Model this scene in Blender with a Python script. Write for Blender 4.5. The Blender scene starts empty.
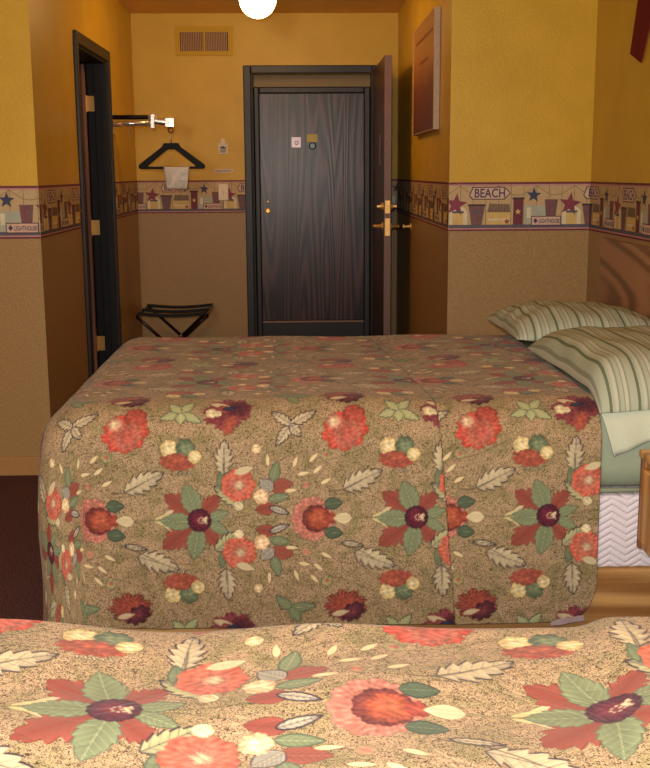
import bpy, math, random
import numpy as np
from mathutils import Vector, Matrix
random.seed(7); rng = np.random.default_rng(5)
SC = bpy.context.scene; COL = SC.collection
PI = math.pi

# ------------------------------------------------------------------ camera
PITCH, YAW, ROLL, EYE, FPX = .1904, .0258, -.0059, 1.3594, 1097.2
cam = bpy.data.cameras.new('camera'); camo = bpy.data.objects.new('camera', cam); COL.objects.link(camo)
F = Vector((math.sin(YAW)*math.cos(PITCH), math.cos(YAW)*math.cos(PITCH), -math.sin(PITCH)))
R = Vector((math.cos(YAW), -math.sin(YAW), 0)); U = R.cross(F)
R2 = R*math.cos(ROLL)+U*math.sin(ROLL); U2 = -R*math.sin(ROLL)+U*math.cos(ROLL)
M = Matrix((R2, U2, -F)).transposed().to_4x4(); M.translation = (0, 0, EYE)
camo.matrix_world = M
cam.sensor_fit = 'VERTICAL'; cam.sensor_height = 24; cam.lens = FPX/768*24; cam.clip_start = .02
SC.camera = camo

# ------------------------------------------------------------------ light
w = bpy.data.worlds.new('world'); SC.world = w; w.use_nodes = True
w.node_tree.nodes['Background'].inputs[0].default_value = (1, .75, .5, 1)
w.node_tree.nodes['Background'].inputs[1].default_value = 0.0
def area(name, loc, target, size, power, color):
    l = bpy.data.lights.new(name, 'AREA'); l.shape = 'DISK'; l.size = size; l.energy = power; l.color = color
    o = bpy.data.objects.new(name, l); COL.objects.link(o); o.location = loc
    o.rotation_euler = (Vector(target)-Vector(loc)).to_track_quat('-Z', 'Y').to_euler(); return o
FLASH_W, FILL_W, GLOBE = 66.0, 68.0, 36.0
area('camera_flash', (-.05, -.03, EYE+.09), (.1, 4, .9), .05, FLASH_W, (1, .96, .90))
area('ambient_fill', (-.9, -1.75, 1.75), (-.1, 5, 1.1), .7, FILL_W, (1, .91, .75))  # unseen source added behind the camera for warm ambient light
vs = SC.view_settings; vs.view_transform = 'Standard'; vs.look = 'None'; vs.gamma = 1; vs.exposure = 0.0; vs.use_curve_mapping = False

# ------------------------------------------------------------------ helpers
def lin(c):
    return tuple(((x/255)/12.92 if x/255 <= .04045 else ((x/255+.055)/1.055)**2.4) for x in c)+(1,)
def tag(o, label=None, cat=None, group=None, kind=None):
    if label: o['label'] = label
    if cat: o['category'] = cat
    if group: o['group'] = group
    if kind: o['kind'] = kind
    return o
def empty(name, loc, label, cat, group=None):
    o = bpy.data.objects.new(name, None); COL.objects.link(o); o.location = loc; o.empty_display_size = .05
    return tag(o, label, cat, group)
class MB:
    def __init__(s): s.v = []; s.f = []; s.m = []
    def add(s, V, Fs, mi=0):
        b = len(s.v); s.v += [tuple(p) for p in V]
        for f in Fs: s.f.append(tuple(i+b for i in f)); s.m.append(mi)
        return s
    def box(s, a, b, mi=0):
        x0, y0, z0 = a; x1, y1, z1 = b
        V = [(x0,y0,z0),(x1,y0,z0),(x1,y1,z0),(x0,y1,z0),(x0,y0,z1),(x1,y0,z1),(x1,y1,z1),(x0,y1,z1)]
        return s.add(V, [(0,3,2,1),(4,5,6,7),(0,1,5,4),(1,2,6,5),(2,3,7,6),(3,0,4,7)], mi)
    def tube(s, path, r, n=10, mi=0, cap=True):
        P = [Vector(p) for p in path]; rr = r if isinstance(r, (list, tuple)) else [r]*len(P)
        V = []; Fs = []; up = None
        for i, p in enumerate(P):
            t = (P[min(i+1, len(P)-1)]-P[max(i-1, 0)]).normalized()
            if up is None: up = t.orthogonal().normalized()
            up = (up-t*up.dot(t)).normalized(); sd = t.cross(up)
            for k in range(n):
                a = 2*PI*k/n; V.append(p+(up*math.cos(a)+sd*math.sin(a))*rr[i])
        for i in range(len(P)-1):
            for k in range(n): Fs.append((i*n+k, i*n+(k+1) % n, (i+1)*n+(k+1) % n, (i+1)*n+k))
        if cap: Fs += [tuple(range(n))[::-1], tuple((len(P)-1)*n+k for k in range(n))]
        return s.add(V, Fs, mi)
    def lathe(s, prof, c, axis='Z', n=24, mi=0):
        V = []; Fs = []
        for (r, h) in prof:
            for k in range(n):
                a = 2*PI*k/n; x, y = r*math.cos(a), r*math.sin(a)
                V.append({'Z': (c[0]+x, c[1]+y, c[2]+h), 'X': (c[0]+h, c[1]+x, c[2]+y), 'Y': (c[0]+x, c[1]+h, c[2]+y)}[axis])
        for i in range(len(prof)-1):
            for k in range(n): Fs.append((i*n+k, i*n+(k+1) % n, (i+1)*n+(k+1) % n, (i+1)*n+k))
        Fs += [tuple(range(n))[::-1], tuple((len(prof)-1)*n+k for k in range(n))]
        return s.add(V, Fs, mi)
    def prism(s, poly, fn, d, mi=0):      # poly 2D, fn(p,q,depth)->3D
        n = len(poly); V = [fn(a, b, 0) for a, b in poly]+[fn(a, b, d) for a, b in poly]
        Fs = [tuple(range(n)), tuple(range(2*n-1, n-1, -1))]+[(i, i+n, (i+1) % n+n, (i+1) % n) for i in range(n)]
        return s.add(V, Fs, mi)
    def grid(s, G, mi=0, close=False):
        nu, nv = len(G), len(G[0]); V = [p for r in G for p in r]; Fs = []
        for i in range(nu-1):
            for j in range(nv-1): Fs.append((i*nv+j, (i+1)*nv+j, (i+1)*nv+j+1, i*nv+j+1))
        return s.add(V, Fs, mi)
    def build(s, name, mats, parent=None, smooth=False, bevel=0, seg=2, solid=0, fix=True):
        me = bpy.data.meshes.new(name); me.from_pydata(s.v, [], s.f)
        if not isinstance(mats, (list, tuple)): mats = [mats]
        for m in mats: me.materials.append(m)
        me.polygons.foreach_set('material_index', s.m)
        if fix:
            import bmesh
            bm = bmesh.new(); bm.from_mesh(me); bmesh.ops.recalc_face_normals(bm, faces=bm.faces); bm.to_mesh(me); bm.free()
        if smooth: me.polygons.foreach_set('use_smooth', [True]*len(s.f))
        me.update(); o = bpy.data.objects.new(name, me); COL.objects.link(o)
        if parent: 
            o.parent = parent; o.matrix_parent_inverse = Matrix.Translation(-Vector(world_loc(parent)))
        if solid:
            q = o.modifiers.new('solid', 'SOLIDIFY'); q.thickness = solid; q.offset = -1
        if bevel:
            q = o.modifiers.new('bevel', 'BEVEL'); q.width = bevel; q.segments = seg; q.limit_method = 'ANGLE'; q.angle_limit = .6
        return o
def world_loc(o):
    p = Vector(o.location)
    while o.parent:
        p += o.matrix_parent_inverse.translation; o = o.parent; p += Vector(o.location)
    return p

# ------------------------------------------------------------------ materials
def mat(name, rough=.5, metal=0, spec=.5):
    m = bpy.data.materials.new(name); m.use_nodes = True
    n = m.node_tree.nodes; b = n['Principled BSDF']
    b.inputs['Roughness'].default_value = rough; b.inputs['Metallic'].default_value = metal
    b.inputs['Specular IOR Level'].default_value = spec
    return m, n, m.node_tree.links, b
def coords(n, l, scale=(1, 1, 1), rot=(0, 0, 0), kind='Object'):
    t = n.new('ShaderNodeTexCoord'); mp = n.new('ShaderNodeMapping'); mp.inputs['Scale'].default_value = scale; mp.inputs['Rotation'].default_value = rot
    l.new(t.outputs[kind], mp.inputs[0]); return mp.outputs[0]
def noise(n, l, vec, scale, detail=4, rough=.5, dist=0):
    x = n.new('ShaderNodeTexNoise'); x.inputs['Scale'].default_value = scale; x.inputs['Detail'].default_value = detail
    x.inputs['Roughness'].default_value = rough; x.inputs['Distortion'].default_value = dist
    l.new(vec, x.inputs['Vector']); return x.outputs['Fac']
def ramp(n, l, fac, stops, interp='LINEAR'):
    r = n.new('ShaderNodeValToRGB'); r.color_ramp.interpolation = interp; e = r.color_ramp.elements
    while len(e) < len(stops): e.new(.5)
    for k, (p, c) in enumerate(stops): e[k].position = p; e[k].color = c
    l.new(fac, r.inputs[0]); return r.outputs[0]
def bump(n, l, h, b, strength=.3, dist=.003):
    q = n.new('ShaderNodeBump'); q.inputs['Strength'].default_value = strength; q.inputs['Distance'].default_value = dist
    l.new(h, q.inputs['Height']); l.new(q.outputs[0], b.inputs['Normal'])
def math_(n, l, op, a, b=None):
    x = n.new('ShaderNodeMath'); x.operation = op
    for i, v in enumerate((a, b)):
        if v is None: continue
        if isinstance(v, (int, float)): x.inputs[i].default_value = v
        else: l.new(v, x.inputs[i])
    return x.outputs[0]
def simple(name, c, rough=.5, metal=0, var=.08, scale=30, spec=.5, bmp=0):
    m, n, l, b = mat(name, rough, metal, spec); v = coords(n, l); f = noise(n, l, v, scale)
    c = lin(c); d = tuple(x*(1-var*2) for x in c[:3])+(1,)
    l.new(ramp(n, l, f, [(.3, d), (.7, c)]), b.inputs['Base Color'])
    if bmp: bump(n, l, f, b, bmp, .002)
    return m
def wood(name, c1, c2, axis='Z', rough=.35, freq=22, stretch=.07, contrast=(.35, .65), spec=.5, bmp=.15):
    m, n, l, b = mat(name, rough, 0, spec)
    sc = {'X': (stretch, 1, 1), 'Y': (1, stretch, 1), 'Z': (1, 1, stretch)}[axis]
    v = coords(n, l, sc)
    big = noise(n, l, v, 3.2, 2, .45, .4)
    rings = math_(n, l, 'SINE', math_(n, l, 'MULTIPLY', big, freq*6.28/2))
    rings = math_(n, l, 'MULTIPLY_ADD', rings, .5)
    rings.node.inputs[2].default_value = .5
    v2 = coords(n, l, tuple(x if x == 1 else x*.35 for x in sc))
    fine = noise(n, l, v2, 190, 3, .6)
    mix = math_(n, l, 'MULTIPLY_ADD', rings, .55); l.new(math_(n, l, 'MULTIPLY', fine, .45), mix.node.inputs[2])
    l.new(ramp(n, l, mix, [(contrast[0], lin(c2)), (contrast[1], lin(c1))]), b.inputs['Base Color'])
    if bmp: bump(n, l, mix, b, bmp, .001)
    return m
SPLIT = 1.2
def wall_mat():
    m, n, l, b = mat('painted_wall', .38, 0, .25)
    g = n.new('ShaderNodeNewGeometry'); sp = n.new('ShaderNodeSeparateXYZ'); l.new(g.outputs['Position'], sp.inputs[0])
    up = math_(n, l, 'GREATER_THAN', sp.outputs['Z'], SPLIT)
    v = coords(n, l); f = noise(n, l, v, 5, 4); f2 = noise(n, l, v, 95, 3, .6, .6)
    top = ramp(n, l, f, [(.3, lin((206, 165, 48))), (.7, lin((216, 175, 56)))])
    sp2 = noise(n, l, v, 190, 3, .7, .3)
    bot = ramp(n, l, sp2, [(.36, lin((150, 118, 76))), (.62, lin((174, 141, 94)))])
    mx = n.new('ShaderNodeMix'); mx.data_type = 'RGBA'; l.new(up, mx.inputs[0]); l.new(bot, mx.inputs[6]); l.new(top, mx.inputs[7])
    l.new(mx.outputs[2], b.inputs['Base Color'])
    bump(n, l, ramp(n, l, f2, [(.45, (0, 0, 0, 1)), (.6, (1, 1, 1, 1))]), b, .2, .0016)
    return m
WALL = wall_mat()
CEIL = simple('ceiling_paint', (250, 196, 112), .5, 0, .04, 60, .4, .3)
def carpet():
    m, n, l, b = mat('carpet', .95, 0, .1); v = coords(n, l); f = noise(n, l, v, 170, 3, .7)
    l.new(ramp(n, l, f, [(.35, lin((52, 34, 36))), (.5, lin((88, 60, 60))), (.66, lin((120, 92, 86)))]), b.inputs['Base Color'])
    bump(n, l, f, b, .8, .006); return m
CARPET = carpet()
DARKWOOD = wood('dark_ash_door', (84, 56, 54), (34, 22, 24), 'Z', .30, 44, .06, (.3, .8), .3, .5)
BLACKTRIM = simple('charcoal_trim_paint', (40, 31, 33), .4, 0, .12, 20, .3)
JAMB = simple('blue_black_jamb_paint', (28, 28, 31), .5, 0, .15, 14, .25)
BROWNEDGE = wood('brown_door_edge', (140, 98, 80), (112, 76, 62), 'Z', .45, 10, .05)
BROWNDOOR = wood('reddish_brown_door', (86, 50, 42), (58, 32, 28), 'Z', .35, 12, .05)
OAK = wood('oak_platform', (206, 160, 100), (150, 104, 58), 'X', .4, 16, .05, (.25, .7))
OAKN = wood('oak_nightstand', (212, 164, 98), (158, 110, 56), 'Z', .35, 16, .06, (.25, .7))
OAKEDGE = wood('dark_edge_banding', (120, 78, 52), (92, 56, 38), 'Z', .4, 8, .05)
HEAD = wood('headboard_oak', (176, 128, 92), (122, 82, 58), 'Y', .35, 34, .16, (.3, .7))
BRASS = simple('brass', (226, 178, 100), .35, .45, .05)
CHROME = simple('chrome', (228, 224, 222), .16, .8, .03)
BLACKPL = simple('black_plastic', (13, 10, 10), .55, 0, .15, 30, .2)
IVORY = simple('ivory_plastic', (236, 214, 176), .4, 0, .05)
WHITEP = simple('white_card', (225, 205, 185), .5, 0, .04)
CREASE = simple('card_print', (70, 55, 55), .6)
PEEP = simple('grey_plate', (150, 128, 130), .3, .3, .08)
YELCARD = simple('yellow_card', (200, 182, 84), .5, 0, .12)
GREENP = simple('green_plastic', (18, 78, 52), .3, 0, .1)
SHEET = simple('sage_sheet', (158, 168, 146), .8, 0, .03, 400, .2, .1)
CASE = simple('pale_sage_pillowcase_hem', (194, 202, 182), .8, 0, .03, 300, .2, .1)
VENTP = simple('vent_louvre', (190, 140, 80), .4, 0, .05)
VENTF = simple('vent_frame_paint', (206, 165, 44), .5, 0, .03, 30, .15)
VENTD = simple('vent_duct_shade', (34, 20, 14), .7)
REDCL = simple('dark_red_cloth', (118, 30, 34), .8, 0, .1, 200, .2, .2)

# ------------------------------------------------------------------ setting
XL, XR, XH, ZL, ZR, ZB, ZC = -1.126, .732, 1.408, 4.916, 5.277, 7.98, 2.448
XW, YB = -3.3, -1.9
T = .12
def struct(mb, name, m, parent=None, **k):
    o = mb.build(name, m, parent, **k)
    if not parent: o['kind'] = 'structure'
    return o
struct(MB().box((XW-T, YB-T, -.1), (XH+T, 8.5, 0)), 'floor', CARPET)
struct(MB().box((XW-T, YB-T, ZC), (XH+T, 8.5, ZC+.1)), 'ceiling', CEIL)
DY0, DY1, DZ = 5.905, 6.86, 2.02        # bathroom doorway in the left recess wall
wt = .118
struct(MB().box((XL-wt, ZL+T, 0), (XL, DY0, ZC)).box((XL-wt, DY1, 0), (XL, ZB, ZC)).box((XL-wt, DY0, DZ), (XL, DY1, ZC)), 'wall_left', WALL)
struct(MB().box((XW, ZL, 0), (XL, ZL+T, ZC)), 'wall_near_left', WALL)
struct(MB().box((XR, ZR+T, 0), (XR+T, ZB, ZC)), 'wall_right', WALL)
struct(MB().box((XR, ZR, 0), (XH, ZR+T, ZC)), 'wall_near_right', WALL)
struct(MB().box((XH, YB, 0), (XH+T, ZR+T, ZC)), 'wall_headboard', WALL)
struct(MB().box((XW-T, YB, 0), (XW, ZL+T, ZC)), 'wall_far_left', WALL)
struct(MB().box((XW-T, YB-T, 0), (XH+T, YB, ZC)), 'wall_behind', WALL)
OX0, OX1, OZ = -.303, .548, 2.043
struct(MB().box((XL-wt, ZB, 0), (OX0, ZB+.13, ZC)).box((OX1, ZB, 0), (XR+T, ZB+.13, ZC)).box((OX0, ZB, OZ), (OX1, ZB+.13, ZC)), 'wall_back', WALL)
struct(MB().box((OX0-.2, ZB+.13, 0), (OX1+.2, ZB+.23, ZC)), 'wall_entrance', simple('textured_tan_wall', (150, 122, 74), .5, 0, .1, 120, .4, .4))
# bathroom shell
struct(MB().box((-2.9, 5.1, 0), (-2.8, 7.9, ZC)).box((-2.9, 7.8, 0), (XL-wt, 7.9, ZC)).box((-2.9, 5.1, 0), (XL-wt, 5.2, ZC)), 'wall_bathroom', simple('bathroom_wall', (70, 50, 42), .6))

# baseboards
bbm = simple('baseboard_paint', (178, 134, 82), .4, 0, .04)
def base(name, a, b): struct(MB().box(a, b), name, bbm, bevel=.004)
base('baseboard_near_left', (XW, ZL-.012, 0), (XL+.012, ZL, .088))
base('baseboard_left', (XL, ZL, 0), (XL+.012, DY0-.045, .088))
base('baseboard_back', (XL+.012, ZB-.012, 0), (OX0-.06, ZB, .088))
base('baseboard_right', (XR-.012, ZR-.0, 0), (XR, ZB-.02, .088))
base('baseboard_near_right', (XR-.012, ZR-.012, 0), (XH-.012, ZR, .088))

# ---- wallpaper border strips: the wallpaper pattern is laid into the strip's own mesh
BM = [simple('border_cream', (200, 172, 126), .6, 0, .06, 60), simple('border_burgundy', (112, 36, 52), .6, 0, .1),
      simple('border_slate', (92, 86, 104), .6, 0, .1), simple('border_star_red', (142, 52, 74), .6, 0, .12, 60),
      simple('border_navy', (58, 58, 92), .6, 0, .1), simple('border_purple', (124, 84, 84), .6, 0, .15, 60),
      simple('border_light', (226, 214, 180), .6, 0, .05), simple('border_olive', (132, 112, 78), .6, 0, .1),
      simple('border_yellow', (222, 188, 112), .6, 0, .08), simple('border_sign', (218, 182, 160), .6, 0, .06),
      simple('border_ink', (74, 40, 46), .6), simple('border_sea', (178, 182, 164), .6, 0, .08),
      simple('border_pink', (198, 142, 138), .6, 0, .06)]
def star(cx, cy, r, rot=0): return [(cx+(r if k % 2 == 0 else r*.42)*math.sin(k*PI/5+rot), cy+(r if k % 2 == 0 else r*.42)*math.cos(k*PI/5+rot)) for k in range(10)]
def rect(x0, y0, x1, y1): return [(x0, y0), (x1, y0), (x1, y1), (x0, y1)]
def clip(poly, lim, keep_less):
    out = []
    for i in range(len(poly)):
        a, b = poly[i-1], poly[i]
        ia = (a[0] <= lim) if keep_less else (a[0] >= lim); ib = (b[0] <= lim) if keep_less else (b[0] >= lim)
        if ia != ib:
            t = (lim-a[0])/(b[0]-a[0]); out.append((lim, a[1]+t*(b[1]-a[1])))
        if ib: out.append(b)
    return out
def text_polys(txt, size, font_w=1.0):
    c = bpy.data.curves.new('txt', 'FONT'); c.body = txt; c.size = size; c.offset = size*.018; c.resolution_u = 3
    o = bpy.data.objects.new('txt', c); COL.objects.link(o)
    dg = bpy.context.evaluated_depsgraph_get(); me = bpy.data.meshes.new_from_object(o.evaluated_get(dg))
    V = [(v.co.x*font_w, v.co.y) for v in me.vertices]; P = [[V[i] for i in p.vertices] for p in me.polygons]
    bpy.data.objects.remove(o); bpy.data.curves.remove(c); bpy.data.meshes.remove(me); return P
PER = .546
beach = text_polys('BEACH', .058, .82); light = text_polys('LIGHTHOUSE', .028, .60)
def tile():
    L = []
    for k in range(9): L.append((1, 7, rect(k*PER/9+.02, .03, k*PER/9+.0225, .215)))                 # plank lines
    for q in range(3):                                                                                # rope swags
        cx = .02+q*PER/3
        for j in range(10):
            a0, a1 = j/10, (j+1)/10
            f = lambda a: (cx+a*PER/3, .212-.045*math.sin(a*PI))
            (x0, y0), (x1, y1) = f(a0), f(a1); L.append((2, 7, [(x0, y0), (x1, y1), (x1, y1+.003), (x0, y0+.003)]))
    def arch(cx, w, y0, y1): return [(cx-w, y0), (cx+w, y0)]+[(cx+w*math.cos(a*PI/8), y1+w*.7*math.sin(a*PI/8)) for a in range(9)]
    L += [(3, 6, arch(.01, .045, .03, .085)), (4, 8, arch(.01, .026, .03, .08)), (5, 2, rect(-.018, .085, .038, .095)),
          (4, 3, star(0, .125, .056, .12))]
    L += [(3, 5, [(.075, .03), (.125, .03), (.14, .125), (.06, .125)]), (4, 10, rect(.058, .118, .142, .127)), (5, 2, star(.1, .09, .016))]
    L += [(2, 8, rect(.148, .03, .262, .088)), (3, 7, [(.15, .088), (.262, .088), (.258, .125), (.16, .13)]), (4, 6, rect(.155, .05, .25, .058)), (5, 3, star(.245, .045, .016))]
    for k in range(7): L.append((4, 5, [(.16+k*.014, .09), (.168+k*.014, .09), (.166+k*.014, .13), (.163+k*.014, .128)]))
    sg = [(.062, .165), (.078, .148), (.232, .148), (.262, .178), (.232, .208), (.078, .208)]
    L += [(5, 10, sg), (6, 9, [(.16+(x-.16)*.95, .178+(y-.178)*.86) for x, y in sg])]
    L += [(7, 4, [(x+.086, y+.159) for x, y in p]) for p in beach]
    L += [(4, 1, rect(.275, .03, .322, .155)), (5, 10, rect(.27, .148, .328, .158)), (6, 8, star(.298, .09, .015))]
    L += [(2, 11, rect(.33, .03, .45, .12)), (3, 6, rect(.34, .06, .36, .11)), (4, 4, star(.372, .168, .037, .05))]
    L += [(3, 5, [(.432, .07), (.48, .07), (.488, .148), (.425, .148)]), (4, 3, rect(.445, .08, .452, .14))]
    L += [(5, 10, rect(.362, .024, .506, .07)), (6, 9, rect(.366, .028, .502, .066)), (7, 4, [(.372, .047), (.383, .060), (.394, .047), (.383, .034)])]
    L += [(7, 4, [(x+.398, y+.036) for x, y in p]) for p in light]
    return L
TILE = tile()
def border(name, p0, p1, nrm, phase):
    p0 = Vector(p0); p1 = Vector(p1); d = (p1-p0); L = d.length; d.normalize(); nrm = Vector(nrm); z0, H = 1.08, .23
    mb = MB()
    fn = lambda s, t, e: p0+d*s+Vector((0, 0, z0+t))+nrm*e
    mb.prism(rect(0, 0, L, H), fn, .0008, 0)
    def put(poly, lay, mi):
        poly = clip(clip(poly, L, True), 0, False) if poly else poly
        if len(poly) >= 3: mb.add([fn(a, b, .0008+lay*.00035) for a, b in poly], [tuple(range(len(poly)))], mi)
    for r_, mi in (((0, .008), 1), ((.008, .014), 12), ((.014, .030), 2), ((.220, .23), 1), ((.212, .220), 12)): put(rect(0, r_[0], L, r_[1]), 1, mi)
    for k in range(-2, int(L/PER)+3):
        for lay, mi, poly in TILE: put([(x+phase+k*PER, y) for x, y in poly], lay, mi)
    return struct(mb, name, BM, fix=False)
# phase = distance from p0 of the red star
border('trim_1', (XW, ZL, 0), (XL, ZL, 0), (0, -1, 0), (-1.266-.372-XW) % PER)
border('trim_2', (XL, ZL, 0), (XL, DY0-.042, 0), (1, 0, 0), .10)
border('trim_3', (XL, DY1+.045, 0), (XL, ZB, 0), (1, 0, 0), .3)
border('trim_4', (XL, ZB, 0), (OX0-.055, ZB, 0), (0, -1, 0), .105)
border('trim_5', (OX1+.055, ZB, 0), (XR, ZB, 0), (0, -1, 0), .3)
border('trim_6', (XR, ZB, 0), (XR, ZR, 0), (-1, 0, 0), .2)
border('trim_7', (XR, ZR, 0), (XH, ZR, 0), (0, -1, 0), .033)
border('trim_8', (XH, ZR, 0), (XH, YB, 0), (-1, 0, 0), .46)

# ---- entrance: casing, second door deep in the opening, and the opened door
e = struct(MB().box((OX0-.053, ZB-.022, 0), (OX0, ZB, OZ+.055)).box((OX0, ZB-.022, OZ), (OX1, ZB, OZ+.055)).box((OX1, ZB-.022, 0), (OX1+.05, ZB, OZ+.055)), 'trim_9', BLACKTRIM, bevel=.006, seg=3)
struct(MB().box((OX0, ZB, 0), (OX0+.014, ZB+.11, OZ)).box((OX1-.004, ZB, 0), (OX1, ZB+.11, OZ)), 'trim_10', JAMB)
IY = ZB+.13
d1 = struct(MB().box((-.250, IY-.030, .285), (.500, IY, 1.915)), 'door_1', DARKWOOD, bevel=.003)
d1['label'] = 'dark wood-grain door closed deep inside the entrance opening'
MB().box((OX0+.014, IY-.045, 0), (-.250, IY, 1.96)).box((.500, IY-.045, 0), (OX1-.004, IY, 1.96)).box((-.250, IY-.045, 1.915), (.500, IY, 1.96)).build('door_frame', BLACKTRIM, d1, bevel=.008, seg=3)
MB().box((-.250, IY-.038, 0), (.500, IY, .268)).build('kick_plate', BLACKTRIM, d1, bevel=.003)
MB().box((-.250, IY-.046, .268), (.500, IY, .284)).build('door_sweep', simple('worn_metal_sweep', (120, 92, 78), .45, .5), d1, bevel=.002)
pz = MB(); pz.box((-.024, IY-.038, 1.535), (.047, IY-.030, 1.612)).lathe([(.014, 0), (.014, -.006), (.009, -.009)], (.014, IY-.038, 1.57), 'Y')
pz.build('peephole_plate', PEEP, d1, bevel=.002)
MB().box((.088, IY-.036, 1.575), (.166, IY-.030, 1.63)).build('notice_card', YELCARD, d1)
MB().lathe([(.026, 0), (.026, -.012), (.018, -.018)], (.128, IY-.030, 1.548), 'Y').build('round_knob', GREENP, d1, smooth=False)
db = MB().lathe([(.022, 0), (.022, -.008), (.014, -.012), (.013, -.02)], (-.199, IY-.030, 1.088), 'Y').box((-.202, IY-.065, 1.075), (-.196, IY-.05, 1.101))
db.build('deadbolt', BRASS, d1)
MB().lathe([(.009, 0), (.009, -.01), (.005, -.014)], (-.199, IY-.030, 1.155), 'Y').build('lock_button', BRASS, d1)

# opened door
OY = 6.955
d2 = struct(MB().box((.556, OY, .012), (.600, ZB-.025, 2.062)), 'door_2', [BROWNDOOR], bevel=.002)
d2['label'] = 'reddish brown entrance door standing open towards the room'
MB().box((.5565, OY-.003, .012), (.5995, OY, 2.062)).build('edge_strip', BROWNEDGE, d2)
def roset(xs, z, parent, name, s):
    MB().lathe([(.03, 0), (.03, s*.006), (.02, s*.012), (.011, s*.014), (.011, s*.045)], (xs, OY+.06, z), 'X').build(name, BRASS, parent, smooth=False)
for s, xs in ((-1, .556), (1, .600)):
    m = MB().lathe([(.028, 0), (.028, s*.006), (.012, s*.012), (.010, s*.052)], (xs, OY+.06, 1.022), 'X')
    m.tube([(xs+s*.05, OY+.06, 1.022), (xs+s*.055, OY+.10, 1.024), (xs+s*.05, OY+.17, 1.020)], [.010, .009, .007], 10)
    m.build('lever_handle', BRASS, d2, smooth=True)
    m = MB().lathe([(.026, 0), (.026, s*.007), (.017, s*.012), (.016, s*.02)], (xs, OY+.06, 1.148), 'X')
    m.box((min(xs+s*.02, xs+s*.04), OY+.052, 1.142), (max(xs+s*.02, xs+s*.04), OY+.068, 1.154))
    m.build('thumb_turn', BRASS, d2)
p = MB().box((.562, OY-.0055, 1.105), (.594, OY-.003, 1.185)).box((.570, OY-.012, 1.135), (.586, OY-.0055, 1.155)); p.build('deadbolt_plate', BRASS, d2, bevel=.001)
p = MB().box((.562, OY-.0055, .965), (.594, OY-.003, 1.075)).box((.569, OY-.010, 1.005), (.583, OY-.0055, 1.03)); p.build('latch_plate', BRASS, d2, bevel=.001)
MB().box((.548, OY+.30, 1.40), (.556, OY+.40, 1.60)).build('notice_plate', simple('plum_notice', (96, 52, 52), .4), d2, bevel=.002)
for z in (.25, 1.05, 1.85): MB().tube([(.604, ZB-.035, z-.05), (.604, ZB-.035, z+.05)], .007).build('hinge', BRASS, d2)
o = MB().lathe([(.020, 0), (.020, -.004), (.009, -.008), (.008, -.035), (.014, -.038), (.014, -.052)], (XR, 7.02, 1.02), 'X').build('door_stop', BRASS, smooth=False)
tag(o, 'small round brass door stop on the right wall behind the open door', 'door stop')

# ---- bathroom door
struct(MB().box((XL, DY0-.042, 0), (XL+.020, DY0, DZ+.062)).box((XL, DY1, 0), (XL+.020, DY1+.045, DZ+.062)).box((XL, DY0, DZ), (XL+.020, DY1, DZ+.062)), 'trim_11', BLACKTRIM, bevel=.005, seg=3)
struct(MB().box((XL-wt, DY1-.012, 0), (XL, DY1, DZ)).box((XL-wt, DY0, 0), (XL, DY0+.012, DZ)).box((XL-wt, DY0, DZ-.012), (XL, DY1, DZ)).box((XL-.075, DY1-.026, 0), (XL-.035, DY1-.012, DZ-.012)), 'trim_12', JAMB, bevel=.003)
d3 = struct(MB().box((XL-wt-.82, DY1-.062, .012), (XL-wt-.006, DY1-.024, DZ-.02)), 'door_3', BROWNEDGE, bevel=.003)
d3['label'] = 'brown bathroom door swung open into the dark bathroom'
for z in (1.775, 1.035, .315):
    h = MB().box((XL-wt-.006, DY1-.0145, z-.045), (XL-wt+.040, DY1-.012, z+.045)).tube([(XL-wt-.008, DY1-.02, z-.048), (XL-wt-.008, DY1-.02, z+.048)], .007)
    for q in (-.028, 0, .028): h.lathe([(.004, 0), (.003, -.002)], (XL-wt+.025, DY1-.0145, z+q), 'Y', 8)
    h.build('hinge', BRASS, d3)
MB().lathe([(.028, 0), (.028, -.006), (.012, -.01), (.012, -.03), (.026, -.038), (.022, -.06)], (XL-wt-.76, DY1-.062, 1.0), 'Y').build('door_knob', BRASS, d3, smooth=True)

# ------------------------------------------------------------------ printed floral cloth
PX, PY = 609, 640                       # pattern repeat in mm
img = np.zeros((PY, PX, 4))             # rgb (srgb 0..1) + coverage
def paint(cx, cy, rad, fn):
    x0, x1, y0, y1 = int(cx-rad), int(cx+rad)+1, int(cy-rad), int(cy+rad)+1
    X, Y = np.meshgrid(np.arange(x0, x1), np.arange(y0, y1)); a, c = fn(X-cx, Y-cy)
    a = np.clip(a, 0, 1)[..., None]; ix, iy = X % PX, Y % PY
    old = img[iy, ix]; new = np.concatenate([old[..., :3]*(1-a)+c*a, old[..., 3:]*(1-a)+a], -1); img[iy, ix] = new
def C(*c): return np.array(c)/255.
CORAL, RED, CRIM, PURP, CREAM, GREEN, DGREEN, INK, PINK = C(178,110,94), C(150,82,70), C(116,60,66), C(80,42,58), C(212,198,160), C(126,138,106), C(84,100,80), C(44,36,54), C(196,130,114)
def smooth(d, w=1.0): return np.clip(.5-d/(2*w), 0, 1)
def rotp(X, Y, a): return X*np.cos(a)+Y*np.sin(a), -X*np.sin(a)+Y*np.cos(a)
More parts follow.
